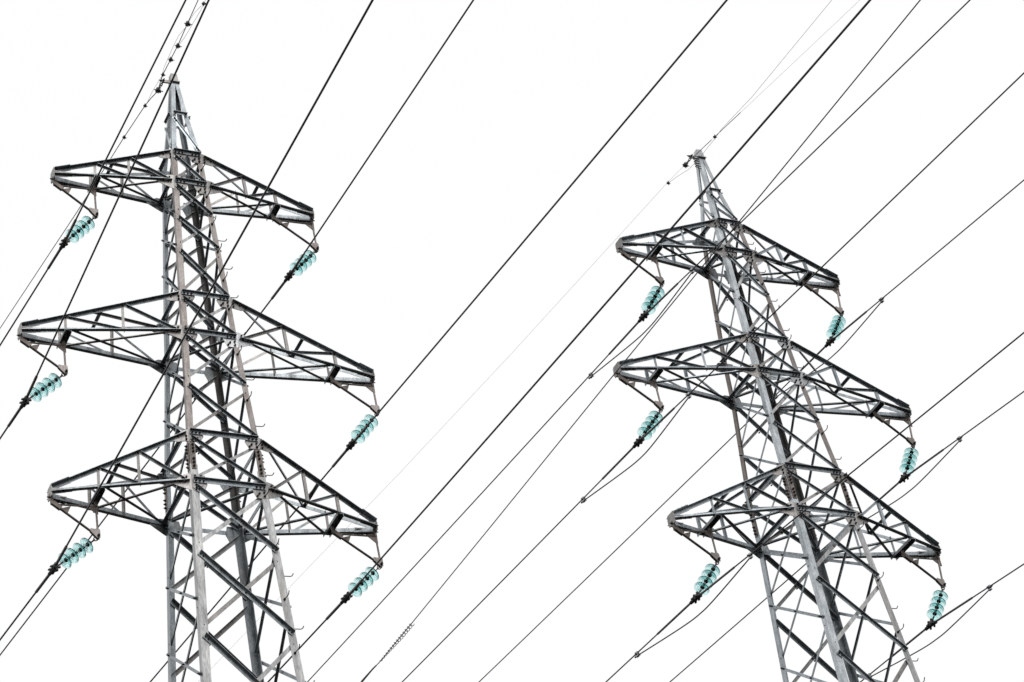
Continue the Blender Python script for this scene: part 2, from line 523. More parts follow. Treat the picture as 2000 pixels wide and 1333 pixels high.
    link('peak_cap', bm, [M_GUSSET if P['tone'] == 'a' else M_PALE, M_BOLT], root)

    # step bolts up the near right leg
    z, k = P['step0'], 0
    while z > -5:
        bm = bmesh.new()
        w = leg_w(z)
        if k % 2:
            p = node('NR', z) + Vector((-w * 0.35, -w * 0.25, 0)); d = Vector((0.1, -1, 0)).normalized()
        else:
            p = node('NR', z) + Vector((w * 0.25, w * 0.3, 0)); d = Vector((1, -0.1, 0)).normalized()
        r = 0.0075
        tube(bm, [p - d * 0.02, p + d * 0.12, p + d * 0.145 + UP * 0.008, p + d * 0.165 + UP * 0.035, p + d * 0.172 + UP * 0.055], r, 6)
        bolt(bm, p, d, 0.017, 0.018, 0)
        link('step_bolt', bm, M_BOLT, root)
        k += 1
        z -= P['step_hi'] if z > Z['t2'] else P['step_lo']

    # ---- cross arms
    for lv in ('1', '2', '3'):
        zb, zt = Z['b' + lv], Z['t' + lv]
        L_, ez = ARM_L[lv], ARM_EZ[lv]
        for s in (-1, 1):
            near_top, far_top = ('NL', 'FL') if s < 0 else ('NR', 'FR')
            ty = 0.055
            tipb = {-1: Vector((s * L_, -ty, zb + ez + H)), 1: Vector((s * L_, ty, zb + ez + H))}
            tipt = {-1: Vector((s * L_, -ty, zb + ez + 0.115 + H)), 1: Vector((s * L_, ty, zb + ez + 0.115 + H))}
            B, T = {}, {}
            for sy, c in ((-1, near_top), (1, far_top)):
                out = Vector((s * 0.05, sy * 0.02, 0))
                B[sy] = node(c, zb) + out
                T[sy] = node(c, zt) + out
            span = L_ - hw(zb)
            u1, u2 = 0.71 / span, 0.645         # from the tip
            def pb_(sy, u): return tipb[sy].lerp(B[sy], u)
            def pt_(sy, u): return tipt[sy].lerp(T[sy], u)
            bm = bmesh.new()
            for sy in (-1, 1):
                yo = Vector((0, sy, 0))
                angle(bm, pb_(sy, 0.0), B[sy], UP, yo, 0.068, 0.008)
                angle(bm, pt_(sy, 0.0) + UP * 0.0, T[sy], -UP, yo, 0.060, 0.007, w2=0.062)
                # bolted sleeves of the tip
                angle(bm, pb_(sy, 0.0) + yo * -0.004 - UP * 0.010, pb_(sy, 0.30 / span) + yo * -0.004 - UP * 0.010, UP, yo, 0.082, 0.008)
                angle(bm, pt_(sy, 0.0) + yo * -0.004 + UP * 0.010, pt_(sy, 0.26 / span) + yo * -0.004 + UP * 0.010, -UP, yo, 0.078, 0.008)
                for f in (0.09, 0.16, 0.23):
                    bolt(bm, pb_(sy, f / span) + yo * 0.045 - UP * 0.012, -UP, 0.012, 0.014, 1)
                    bolt(bm, pt_(sy, f / span) + yo * 0.03 + UP * 0.012, UP, 0.012, 0.014, 1)
            arm = link('cross_arm', bm, [P['arm'], M_BOLT], root)
            # inner rows
            for sy in (-1, 1):
                yo = Vector((0, sy, 0)).normalized()
                for u in (u1, u2):
                    bm = bmesh.new()
                    a_, b_ = pt_(sy, u) + yo * 0.004, pb_(sy, u) + yo * 0.004
                    angle(bm, b_ + UP * 0.005, a_ - UP * 0.01, (s, 0, 0), -yo, 0.045, 0.005)
                    bolt(bm, a_ + Vector((s * 0.02, 0, -0.035)) + yo * 0.004, yo, 0.013, 0.014, 1)
                    bolt(bm, b_ + Vector((s * 0.02, 0, 0.035)) + yo * 0.004, yo, 0.013, 0.014, 1)
                    link('post', bm, [P['post'], M_BOLT], arm)
                for a_, b_, w, mt in ((pt_(sy, u1 + 0.01), pb_(sy, u2 - 0.02), 0.040, M_DARK), (pt_(sy, u2 + 0.015), pb_(sy, 0.97), 0.045, M_DARK if s < 0 else P['post'])):
                    bm = bmesh.new()
                    ax = (b_ - a_).normalized()
                    off = yo * 0.007
                    inpl = ortho(ax, -UP)
                    angle(bm, a_ + off - UP * 0.035, b_ + off + UP * 0.045, inpl, yo, w, 0.005)
                    bolt(bm, a_.lerp(b_, 0.03) + off + yo * 0.006 - UP * 0.05, yo, 0.012, 0.014, 1)
                    bolt(bm, b_.lerp(a_, 0.03) + off + yo * 0.006 + UP * 0.03, yo, 0.012, 0.014, 1)
                    link('brace', bm, [mt, M_BOLT], arm)
            # top plane: one strut and one diagonal
            um = 0.50
            bm = bmesh.new()
            a_, b_ = pt_(-1, um) - UP * 0.012, pt_(1, um) - UP * 0.012
            bar(bm, a_, b_, (1, 0, 0), 0.045, 0.007); bar(bm, a_ + Vector((0.02, 0, -0.02)), b_ + Vector((0.02, 0, -0.02)), UP, 0.04, 0.005)
            link('brace', bm, M_DARK, arm)
            bm = bmesh.new()
            if P['tone'] == 'a':
                a_, b_ = (pt_(-1, um - 0.05), pt_(1, 0.96)) if s < 0 else (pt_(1, um), pt_(-1, 0.93))
            else:
                a_, b_ = (pt_(1, um), pt_(-1, 0.92)) if s < 0 else (pt_(1, um), pt_(-1, 0.93))
            angle(bm, a_ - UP * 0.02, b_ - UP * 0.02, (b_ - a_).cross(UP), -UP, 0.04, 0.005)
            link('brace', bm, P['post'] if s < 0 else M_DARK, arm)
            # bottom plane: heavy cross channel under the inner hanger point and a cross to the legs
            bm = bmesh.new()
            a_, b_ = pb_(-1, u1), pb_(1, u1)
            d = (b_ - a_).normalized()
            a_ = a_ - d * 0.06; b_ = b_ + d * 0.06
            bar(bm, a_ - UP * 0.012, b_ - UP * 0.012, (1, 0, 0), 0.115, 0.009)
            for k in (-1, 1):
                bar(bm, a_ + Vector((k * 0.053, 0, -0.036)), b_ + Vector((k * 0.053, 0, -0.036)), UP, 0.045, 0.008)
            for k in (0.12, 0.2, 0.8, 0.88):
                bolt(bm, a_.lerp(b_, k) - UP * 0.017 + Vector((0.02, 0, 0)), -UP, 0.014, 0.016, 1)
            link('hanger_beam', bm, [M_DARK, M_BOLT], arm)
            for a_, b_, w, mt, dz in ((pb_(-1, u1 + 0.04), B[1] + Vector((-s * 0.02, 0, 0)), 0.05, M_DARK, -0.012), (pb_(1, u1 + 0.04), B[-1] + Vector((s * 0.06, 0, 0)), 0.046, M_GUSSET if P['tone'] == 'a' else M_BLUE, -0.020)):
                bm = bmesh.new()
                ax = (b_ - a_).normalized()
                fl = UP.cross(ax)
                angle(bm, a_ + UP * dz, b_ + UP * dz, fl if fl.y < 0 else -fl, UP, w, 0.005)
                link('brace', bm, mt, arm)
            # end plate
            bm = bmesh.new()
            x = s * (L_ + 0.004); z0_, z1_ = tipb[1].z, tipt[1].z
            pts = [Vector((x, -0.115, z0_ + 0.055)), Vector((x, -0.10, z0_ - 0.065)), Vector((x, 0.10, z0_ - 0.065)), Vector((x, 0.115, z0_ + 0.055)), Vector((x, 0.09, z1_ + 0.03)), Vector((x, -0.09, z1_ + 0.03))]
            plate(bm, pts, (s, 0, 0), 0.012)
            bolt(bm, Vector((x + s * 0.012, 0, z0_ - 0.045)), (s, 0, 0), 0.017, 0.02, 1, 0.01)
            for sy in (-1, 1):
                bar(bm, Vector((x - s * 0.002, sy * 0.095, z0_ + 0.052)), Vector((x - s * 0.28, sy * 0.105, z0_ + 0.062)), (0, 1, 0), 0.012, 0.016)
            link('end_plate', bm, [M_GUSSET, M_BOLT], arm)
            # rigid hanger frame below the tip, set over towards the right
            bm = bmesh.new()
            xl, xr = (-L_, -L_ + 0.687) if s < 0 else (L_ - 0.72, L_)
            zl = zb + ez * 0.8 + H
            xa = xr + (P['apex_dx'] if s > 0 else 0.004)
            za = zb + H - 0.745
            ya = 0.0
            pl, pr, pa = Vector((xl + 0.05, 0, zl - 0.185)), Vector((xr, 0, zl - 0.15)), Vector((xa, 0, za))
            tube(bm, [pl + Vector((0.02, 0, 0.005)), pr], 0.0145, 8)
            for k in (-0.011, 0.011):
                tube(bm, [pl + Vector((0.0, k, 0)), pa + Vector((-0.02, k, 0.015))], 0.0125, 8)
            tube(bm, [pr + Vector((0, 0, 0.10)), pa + Vector((0, 0, 0.02))], 0.0165, 8)
            # clevis at the left corner and its wedge plate
            dl = (pa - pl).normalized()
            bar(bm, pl + Vector((-0.055, 0, 0.165)), pl + Vector((-0.03, 0, 0.0)), (1, 0, 0), 0.04, 0.05)
            bar(bm, pl - dl * 0.05 + Vector((0, 0, 0.012)), pl + dl * 0.12 + Vector((0, 0, 0.012)), (0, 1, 0), 0.055, 0.065)
            plate(bm, [pl + dl * 0.10 + Vector((0, -0.005, 0)), pl + Vector((0.25, -0.005, 0.0)), pl + dl * 0.24 + Vector((0, -0.005, 0))], (0, 1, 0), 0.010)
            plate(bm, [pr + Vector((-0.16, -0.005, 0.010)), pr + Vector((0.03, -0.005, 0.055)), pr + Vector((0.03, -0.005, -0.13)), pr + Vector((-0.0, -0.005, -0.13))], (0, 1, 0), 0.010)
            bar(bm, pr + Vector((0, 0, 0.145)), pr + Vector((0, 0, 0.0)), (1, 0, 0), 0.04, 0.05)
            # apex: two cheek plates and a through bolt
            da = (pl - pa).normalized()
            for k in (-0.026, 0.018):
                plate(bm, [pa + Vector((0.028, k, -0.035)), pa + Vector((0.032, k, 0.10)), pa + Vector((0.012, k, 0.125)), pa + Vector((-0.05, k, 0.115)), pa + da * 0.145 + Vector((0, k, 0.035)), pa + da * 0.15 + Vector((0, k, -0.018)), pa + Vector((-0.02, k, -0.04))], (0, 1, 0), 0.008, 2)
            bolt(bm, pa + Vector((0, -0.028, 0)), (0, -1, 0), 0.020, 0.022, 1, 0.01)
            bolt(bm, pa + Vector((0, 0.028, 0)), (0, 1, 0), 0.020, 0.022, 1, 0.01)
            link('hanger', bm, [P['hanger'], M_BOLT, M_BROWN], arm)
    return root

TA = dict(x=0.0, y=0.0, bz=0.0, rot=(0.0024, 0.0076, 0.0), tone='a',
          z=dict(pk=9.0908, pm=8.05, t1=7.0312, b1=6.3392, t2=3.8095, b2=3.0, t3=0.9237, b3=0.0),
          w=dict(t1=0.2422, b1=0.2751, t2=0.4022, b2=0.4354, t3=0.5541, b3=0.5791),
          upper=[6.3392, 5.605, 4.855, 3.8095, 3.0, 1.99, 0.9237, 0.0], low_front=[-1.23, -2.70, -4.45], low_side=[-1.05, -2.19, -3.50, -5.0],
          legmats={'*': [M_LIGHT, M_BROWN, M_BLUE], 'FL': [M_BLUE, M_BLUE, M_BLUE], 'FR': [M_DARK, M_NEAR_BLACK, M_DARK]},
          gusset=M_GUSSET, splice=M_RUST, pale=('b2',), arm=M_MID, post=M_GUSSET, hanger=M_RUST, apex_dx=0.025,
          step0=7.02, step_hi=0.31, step_lo=0.47)
TB = dict(x=9.8064, y=-1.3334, bz=-0.2578, rot=(-0.0025, -0.0076, 0.0293), tone='b',
          z=dict(pk=8.4562, pm=7.36, t1=6.5012, b1=5.7796, t2=3.7474, b2=2.9682, t3=0.8557, b3=0.0),
          w=dict(t1=0.2394, b1=0.2845, t2=0.4001, b2=0.4263, t3=0.5578, b3=0.5709),
          upper=[5.7796, 4.74, 3.7474, 2.9682, 1.92, 0.8557, 0.0], low_front=[-1.27, -2.69, -4.45], low_side=[-1.02, -2.165, -3.5, -5.0],
          legmats={'*': [M_SKY, M_SKY, M_SKY], 'FL': [M_BLUE, M_RUST, M_SKY], 'NR': [M_LIGHT, M_BROWN, M_SKY], 'FR': [M_DARK, M_NEAR_BLACK, M_BLUE]},
          gusset=M_GUSSET, splice=M_RUST, pale=('b2', 't2'), arm=M_BLUE, post=M_BLUE, hanger=M_RUST, apex_dx=-0.075,
          step0=6.1, step_hi=0.34, step_lo=0.50)
tower_a = build_tower(TA, 'taller left steel lattice pylon, brown upper legs, its strings holding bare wires')
tower_b = build_tower(TB, 'right steel lattice pylon, grey legs, its wires carrying hanging damper loops')

def world_of(P, x, y, z):
    """a point of a tower's own frame (z from the lowest arm) in the world"""
    return rot_of(P) @ Vector((x, y, z)) + Vector((P['x'], P['y'], H0 + P['bz']))

# ------------------------------------------------------------------ lines: clamp point, slope towards the camera side, slope away
K = 4e-4
AZ = {'a': (math.radians(179), math.radians(-9)), 'b': (math.radians(174), math.radians(-10.5))}
LINES = {
 'a': {'L1': ((-2.117, -0.012, 27.821), -0.0467, -0.0960), 'R1': ((1.756, -0.012, 27.806), -0.0924, -0.0506),
       'L2': ((-2.918, -0.004, 24.528), 0.0354, -0.0678), 'R2': ((2.433, -0.004, 24.423), -0.1382, -0.0439),
       'L3': ((-2.630, 0.003, 21.544), -0.0236, -0.0481), 'R3': ((1.960, 0.003, 21.481), -0.1104, -0.0248)},
 'b': {'L1': ((7.632, -1.386, 26.836), -0.0848, -0.0739), 'R1': ((11.510, -1.272, 26.977), -0.1062, -0.0526),
       'L2': ((6.923, -1.414, 24.080), -0.0580, -0.0580), 'R2': ((12.235, -1.258, 24.124), -0.1196, -0.0372),
       'L3': ((7.304, -1.411, 21.113), -0.0810, -0.0563), 'R3': ((11.832, -1.278, 21.109), -0.1153, -0.0362)}}

def wire_pt(P, az, slope, t):
    return Vector((P[0] + math.sin(az) * t, P[1] + math.cos(az) * t, P[2] + slope * t + K * t * t))

TS = [0.0, 0.15, 0.3, 0.6, 1, 1.5, 2, 3, 4, 5, 6, 8, 10, 12, 15, 18, 22, 27, 33, 40, 50, 60, 75, 90, 110, 130, 150]

def span(P, az, sn, sf, ts=TS):
    near = [wire_pt(P, az[0], sn, t) for t in ts[::-1]]
    far = [wire_pt(P, az[1], sf, t) for t in ts[1:]]
    return near + far

def twisted(bm, pts, r, lobes=7, pitch=0.22, mi=0, amp=0.10):
    """bundle of preformed rods laid round the wire: lobed section twisting along it"""
    n = lobes * 4
    rings, prev, s = [], None, 0.0
    for i, p in enumerate(pts):
        if i:
            s += (p - pts[i - 1]).length
        t = (pts[min(i + 1, len(pts) - 1)] - pts[max(i - 1, 0)]).normalized()
        a = ortho(t, Vector((0, 0, 1))); b = t.cross(a)
        ring = []
        for k in range(n):
            th = 2 * math.pi * k / n
            rr = r * (1 + amp * abs(math.cos(lobes * th / 2)) - amp)
            an = th + 2 * math.pi * s / pitch
            ring.append(bm.verts.new(p + (a * math.cos(an) + b * math.sin(an)) * rr))
        rings.append(ring)
    for q, w in zip(rings, rings[1:]):
        for k in range(n):
            bm.faces.new((q[k], q[(k + 1) % n], w[(k + 1) % n], w[k])).material_index = mi
    bm.faces.new(rings[0][::-1]); bm.faces.new(rings[-1])

# ------------------------------------------------------------------ insulator string, built once pointing down -Z from its hanger bolt
def lathe(bm, prof, n=40, mi=0, closed=True):
    rings = []
    for r, z in prof:
        if r < 1e-5:
            rings.append([bm.verts.new((0, 0, z))])
        else:
            rings.append([bm.verts.new((r * math.cos(2 * math.pi * k / n), r * math.sin(2 * math.pi * k / n), z)) for k in range(n)])
    for p, q in zip(rings, rings[1:]):
        for k in range(n):
            a = [p[k % len(p)], p[(k + 1) % len(p)], q[(k + 1) % len(q)], q[k % len(q)]]
            u = []
            for v in a:
                if v not in u:
                    u.append(v)
            if len(u) >= 3:
                bm.faces.new(u).material_index = mi

STR_LEN = 0.93
DISC_Z = [-0.205 - 0.1525 * i for i in range(4)]

def disc_mesh():
    bm = bmesh.new()
    prof = [(0, 0.004), (0.046, 0.003), (0.066, -0.003), (0.090, -0.013), (0.112, -0.025), (0.1215, -0.0305), (0.1262, -0.0315), (0.1288, -0.036), (0.1288, -0.042), (0.1255, -0.0465), (0.1205, -0.0465), (0.1172, -0.042),
            (0.115, -0.0365), (0.1075, -0.0325), (0.1058, -0.043), (0.1032, -0.0475), (0.1002, -0.043), (0.0985, -0.0275), (0.091, -0.0228), (0.0845, -0.0202), (0.0828, -0.034), (0.0800, -0.0395),
            (0.0768, -0.034), (0.0750, -0.0165), (0.068, -0.0135), (0.0625, -0.0125), (0.0605, -0.027), (0.057, -0.032), (0.0530, -0.027), (0.0512, -0.0115), (0.044, -0.0105), (0.030, -0.0105), (0, -0.0105)]
    lathe(bm, prof, 48)
    return bm
def cap_mesh():
    bm = bmesh.new()
    lathe(bm, [(0, 0.052), (0.022, 0.052), (0.030, 0.046), (0.033, 0.036), (0.034, 0.020), (0.038, 0.012), (0.039, 0.0045), (0, 0.0045)], 24)
    return bm
def pin_mesh():
    bm = bmesh.new()
    lathe(bm, [(0, -0.0108), (0.037, -0.0108), (0.036, -0.026), (0.026, -0.036), (0.0085, -0.038)], 20, 0)
    lathe(bm, [(0.0085, -0.038), (0.0075, -0.104), (0, -0.104)], 12, 1)
    return bm
def smooth(o):
    for p in o.data.polygons:
        p.use_smooth = True
    return o

def make_string():
    root = bpy.data.objects.new('insulator_string', None)
    COL.objects.link(root)
    root.empty_display_size = 0.2
    bm = bmesh.new()
    # shackle over the hanger bolt, then an eye
    tube(bm, [Vector((0.030 * math.cos(a), 0, -0.045 + 0.045 * math.sin(a))) for a in [math.pi * 2 * k / 16 for k in range(17)]], 0.008, 8)
    tube(bm, [Vector((0, 0.024 * math.cos(a), -0.105 + 0.030 * math.sin(a))) for a in [math.pi * 2 * k / 16 for k in range(17)]], 0.008, 8)
    link('shackle', bm, M_IRON, root, True)
    for z in DISC_Z:
        d = link('glass_disc', disc_mesh(), M_GLASS, root, True); d.location = (0, 0, z)
        c = link('metal_cap', cap_mesh(), M_IRON, d, True)
        p = link('pin', pin_mesh(), [M_IRON, M_PALE], d, True)
    # eye link and suspension clamp: boat body, keeper, four bolts; wire passes along local Y
    bm = bmesh.new()
    zc = -STR_LEN
    tube(bm, [Vector((0, 0, DISC_Z[-1] - 0.083)), Vector((0, 0, zc + 0.075))], 0.014, 8)
    for k in (-1, 1):
        plate(bm, [Vector((k * 0.030 - 0.004, -0.022, zc + 0.105)), Vector((k * 0.030 - 0.004, 0.022, zc + 0.105)), Vector((k * 0.034 - 0.004, 0.045, zc - 0.01)), Vector((k * 0.034 - 0.004, -0.045, zc - 0.01))], (1, 0, 0), 0.008)
    bar(bm, Vector((-0.05, 0, zc + 0.088)), Vector((0.05, 0, zc + 0.088)), (0, 1, 0), 0.022, 0.022)
    # the boat: a curved trough with flared mouths
    n = 12; rows = []
    for i in range(n + 1):
        y = -0.14 + 0.28 * i / n
        e = abs(y) / 0.14
        w = 0.034 - 0.008 * e; dz = -0.010 - 0.020 * e * e
        hgt = 0.045 - 0.02 * e
        rows.append([bm.verts.new((x, y, zc + dz + z)) for x, z in ((-w, 0.012), (-w, -0.012), (-w * 0.5, -hgt * 0.75), (w * 0.5, -hgt * 0.75), (w, -0.012), (w, 0.012))])
    for a, b in zip(rows, rows[1:]):
        for k in range(6):
            bm.faces.new((a[k], a[(k + 1) % 6], b[(k + 1) % 6], b[k]))
    bm.faces.new(rows[0][::-1]); bm.faces.new(rows[-1])
    bar(bm, Vector((0, -0.055, zc + 0.028)), Vector((0, 0.055, zc + 0.028)), (1, 0, 0), 0.052, 0.022)
    for yy in (-0.048, 0.048):
        for xx in (-0.040, 0.040):
            tube(bm, [Vector((xx, yy, zc - 0.055)), Vector((xx, yy, zc + 0.075))], 0.0075, 6)
            bolt(bm, Vector((xx, yy, zc + 0.045)), (0, 0, 1), 0.016, 0.016, 0)
            bolt(bm, Vector((xx, yy, zc - 0.030)), (0, 0, -1), 0.016, 0.016, 0)
        bar(bm, Vector((-0.05, yy, zc + 0.040)), Vector((0.05, yy, zc + 0.040)), (0, 1, 0), 0.026, 0.012)
        bar(bm, Vector((-0.05, yy, zc - 0.022)), Vector((0.05, yy, zc - 0.022)), (0, 1, 0), 0.026, 0.012)
    link('suspension_clamp', bm, M_IRON, root)
    return root

def copy_tree(o, parent=None):
    c = o.copy()
    COL.objects.link(c)
    if parent:
        c.parent = parent
    for ch in list(o.children):
        copy_tree(ch, c)
    return c

proto = make_string()
used = False
POS = {'L1': 'upper left', 'R1': 'upper right', 'L2': 'long middle left', 'R2': 'long middle right', 'L3': 'lowest left', 'R3': 'lowest right'}
for side, P in (('a', TA), ('b', TB)):
    tw = 'left' if side == 'a' else 'right'
    for q, (cl, sn, sf) in LINES[side].items():
        lv = q[1]
        s = -1 if q[0] == 'L' else 1
        xr = (-ARM_L[lv] + 0.691) if s < 0 else ARM_L[lv] + P['apex_dx']
        apex = world_of(P, xr, 0.0, P['z']['b' + lv] - 0.745 - 0.012)
        o = proto if not used else copy_tree(proto)
        used = True
        ax = (apex - Vector(cl)).normalized()          # the string's own up
        dist = (apex - Vector(cl)).length
        fw = (wire_pt(cl, AZ[side][1], sf, 1) - wire_pt(cl, AZ[side][0], sn, 1)).normalized()
        y = ortho(ax, fw); x = y.cross(ax)
        o.matrix_world = Matrix(((x.x, y.x, ax.x, apex.x), (x.y, y.y, ax.y, apex.y), (x.z, y.z, ax.z, apex.z), (0, 0, 0, 1))) @ Matrix.Diagonal((1, 1, dist / STR_LEN, 1))
        tag(o, 'string of four green glass discs under the %s arm of the %s pylon' % (POS[q], tw), 'insulator', 'glass insulator strings under the pylon arms')

# ------------------------------------------------------------------ conductors
RC = {'a': 0.0138, 'b': 0.0113}
for side in 'ab':
    az = AZ[side]
    tw = 'left' if side == 'a' else 'right'
    for q, (cl, sn, sf) in LINES[side].items():
        loop = side == 'b'
        o = empty('power_line', cl, ('bare wire clamped under the %s arm of the left pylon' if not loop else 'wire with a hanging damper loop under the %s arm of the right pylon') % POS[q], 'power cable', 'conductors of the two lines')
        base = Vector(cl)
        bm = bmesh.new()
        tube(bm, [p - base for p in span(cl, az, sn, sf)], RC[side], 10)
        link('conductor', bm, M_WIRE, o, True)
        ln, lf = (0.62, 0.62) if not loop else (1.05, 1.05)
        st = 28
        pts = [wire_pt(cl, az[0], sn, ln * (1 - i / st)) - base for i in range(st)] + [wire_pt(cl, az[1], sf, lf * i / st) - base for i in range(st + 1)]
        bm = bmesh.new()
        twisted(bm, pts, RC[side] * 1.68, 7, 0.26)
        link('armour_rods', bm, M_ROD, o)
        if loop:
            tn, tf = 1.48, 1.62
            A_, B_ = wire_pt(cl, az[0], sn, tn), wire_pt(cl, az[1], sf, tf)
            pts = []
            for i in range(41):
                t = -tn + (tn + tf) * i / 40
                p = wire_pt(cl, az[0], sn, -t) if t < 0 else wire_pt(cl, az[1], sf, t)
                f = abs(t) / (tn if t < 0 else tf)
                drop = 0.045 + 0.245 * (math.sqrt(1.03) - math.sqrt(f * f + 0.03)) / 0.84
                pts.append(p - Vector((0, 0, drop)) - base)
            bm = bmesh.new()
            tube(bm, pts, RC[side] * 0.95, 8)
            link('damper_loop', bm, M_WIRE, o, True)
            for p, a_ in ((A_, az[0]), (B_, az[1])):
                bm = bmesh.new()
                d = Vector((math.sin(a_), math.cos(a_), 0)); sd = Vector((d.y, -d.x, 0)); UPV = Vector((0, 0, 1))
                p = p - base
                bar(bm, p - d * 0.032, p + d * 0.032, UPV, 0.036, 0.046)
                bar(bm, p - d * 0.030 - UPV * 0.045, p + d * 0.030 - UPV * 0.045, UPV, 0.040, 0.044)
                bolt(bm, p + sd * 0.020 - UPV * 0.022, sd, 0.016, 0.018, 1, 0.012)
                bolt(bm, p - sd * 0.020 - UPV * 0.022, -sd, 0.016, 0.014, 1)
                tube(bm, [p - UPV * 0.03 + d * 0.01 + sd * 0.01, p - UPV * 0.03 + d * 0.085 + sd * 0.02], 0.016, 8, 1)
                link('loop_clamp', bm, [M_PALE, M_IRON], o)

# ------------------------------------------------------------------ earth wires on the peaks
def small_clamp(bm, p, d, sc=1.0, mi=0):
    d = d.normalized(); sd = ortho(d, Vector((1, 0, 0.0))); u = d.cross(sd)
    bar(bm, p - d * 0.030 * sc, p + d * 0.030 * sc, sd, 0.050 * sc, 0.042 * sc, mi)
    bar(bm, p - d * 0.012 * sc + sd * 0.03 * sc, p + d * 0.026 * sc + sd * 0.045 * sc, sd, 0.022 * sc, 0.024 * sc, mi)
    tube(bm, [p - sd * 0.05 * sc, p + sd * 0.075 * sc], 0.0075 * sc, 6, mi)
    bolt(bm, p + u * 0.02 * sc, u, 0.014 * sc, 0.018 * sc, mi, 0.012)
    bolt(bm, p - u * 0.02 * sc - d * 0.012, -u, 0.014 * sc, 0.014 * sc, mi, 0.006)

def hook(bm, top, cl):
    """two chain links and a small clamp body from the bracket to the wire"""
    d = (cl - top); L = d.length; d.normalize()
    s1 = d.orthogonal().normalized(); s2 = d.cross(s1)
    for k, s in ((0.22, s1), (0.46, s2)):
        c = top + d * L * k
        tube(bm, [c + d * (0.17 * L * math.cos(a)) + s * (0.020 * math.sin(a)) for a in [2 * math.pi * i / 14 for i in range(15)]], 0.0075, 6)
    bar(bm, top + d * L * 0.60, top + d * L * 0.98, s1, 0.034, 0.030)
    for f in (0.7, 0.88):
        bolt(bm, top + d * L * f + s2 * 0.016, s2, 0.014, 0.018, 0, 0.015)

# left pylon: wire with several clips and slack bonding wires
cl = (-0.238, -0.021, 31.616)
base = Vector(cl)
az, sn, sf = AZ['a'], 0.0468, -0.0502
e = empty('earth_wire', cl, 'thin earth wire with dark clips and slack strands at the left pylon peak', 'earth wire', 'earth wires on the pylon peaks')
def on(t):
    """height profile measured along the wire; negative t towards the camera side"""
    xs = [(-150, -3.2), (-60, -3.4), (-12, -0.35), (-5, 0.05), (-2.16, 0.101), (-1.6, 0.075), (-1.08, 0.044), (-0.71, 0.066), (-0.30, 0.088), (0, 0.0), (0.49, 0.047), (1.33, 0.006), (1.9, -0.046), (3.3, -0.167), (6.7, -0.338), (20, -0.9), (60, -2.0), (150, -2.0)]
    for (a, ya), (b, yb) in zip(xs, xs[1:]):
        if a <= t <= b:
            return ya + (yb - ya) * (t - a) / (b - a)
def gp(t, dz=0.0, dx=0.0):
    a = az[0] if t < 0 else az[1]
    return Vector((math.sin(a) * abs(t) + dx, math.cos(a) * abs(t), on(t) * (0 if False else 1) + dz))
ts = [-150, -100, -60, -40, -25, -12, -8, -5, -3, -2.16, -1.85, -1.6, -1.35, -1.08, -0.9, -0.71, -0.5, -0.30, -0.15, 0, 0.25, 0.49, 0.9, 1.33, 1.6, 1.9, 2.5, 3.3, 5, 6.7, 12, 20, 40, 60, 100, 150]
bm = bmesh.new()
tube(bm, [gp(t, -0.03 if t == 0 else 0) for t in ts], 0.0080, 8)
link('wire', bm, M_WIRE, e, True)
bm = bmesh.new()
tube(bm, [gp(-1.52), gp(-1.3, 0.02, -0.05), gp(-1.0, 0.015, -0.06), gp(-0.7, 0.0, -0.05), gp(-0.45, 0.0, -0.04), gp(-0.30, 0.0), gp(-0.12, 0.03, -0.03), gp(0.15, 0.05, -0.03), gp(0.42, 0.0)], 0.0030, 6)
tube(bm, [gp(-1.1, 0.0, 0.01), gp(-1.3, -0.01, 0.05), gp(-1.6, -0.02, 0.075), gp(-1.95, -0.02, 0.11), gp(-2.2, 0.0, 0.12), gp(-3.2, 0.0, 0.15)], 0.0032, 6)
tube(bm, [gp(-1.6, 0.0, 0.0), gp(-1.85, 0.0, 0.03), gp(-2.05, 0.0, 0.095)], 0.0030, 6)
link('bonding_strand', bm, M_WIRE, e, True)
for t in (-1.6, -1.08, -0.71, -0.30, 0.49, 1.33):
    bm = bmesh.new()
    small_clamp(bm, gp(t), gp(t + 0.1) - gp(t - 0.1), {-1.6: 1.15, -1.08: 1.0, -0.71: 0.95}.get(t, 0.75))
    link('wire_clip', bm, M_IRON, e)
bm = bmesh.new()
small_clamp(bm, gp(-2.1, 0, 0.115), gp(-2.2) - gp(-2.0), 0.8)
link('wire_clip', bm, M_IRON, e)
bm = bmesh.new()
hook(bm, world_of(TA, -0.20, 0, TA['z']['pk'] - 0.19) - base, Vector((0, 0, -0.02)))
small_clamp(bm, Vector((0, 0, -0.01)), gp(0.2) - gp(-0.2), 1.3)
link('hook', bm, M_IRON, e)

# right pylon
cl = (9.375, -1.325, 30.716)
base = Vector(cl)
az = AZ['b']
e = empty('earth_wire', cl, 'fine pale earth wire slung from the peak of the right pylon', 'earth wire', 'earth wires on the pylon peaks')
bm = bmesh.new()
near = [wire_pt((0, 0, 0), az[0], -0.1328, t) for t in TS[::-1]]
def fz(t):
    return -0.0307 * t + K * t * t if t > 18 else (0.01 * t if t < 0.5 else 0.005 + (t - 0.5) * (-0.0500 if t < 5.8 else -0.0) ) 
far = []
pts_far = [(0.52, 0.0), (1.5, -0.05), (3.0, -0.125), (5.8, -0.26), (10, -0.40), (18.4, -0.54), (40, -0.75), (80, -0.6), (150, 1.0)]
for t, z in pts_far:
    far.append(Vector((math.sin(az[1]) * t, math.cos(az[1]) * t, z)))
tube(bm, near + far, 0.0026, 6)
link('wire', bm, M_LIGHT, e, True)
bm = bmesh.new()
def g2(t, dz=0.0, dx=0.0):
    a = az[0] if t < 0 else az[1]
    v = wire_pt((0, 0, 0), a, -0.1328 if t < 0 else -0.045, abs(t))
    return v + Vector((dx, 0, dz))
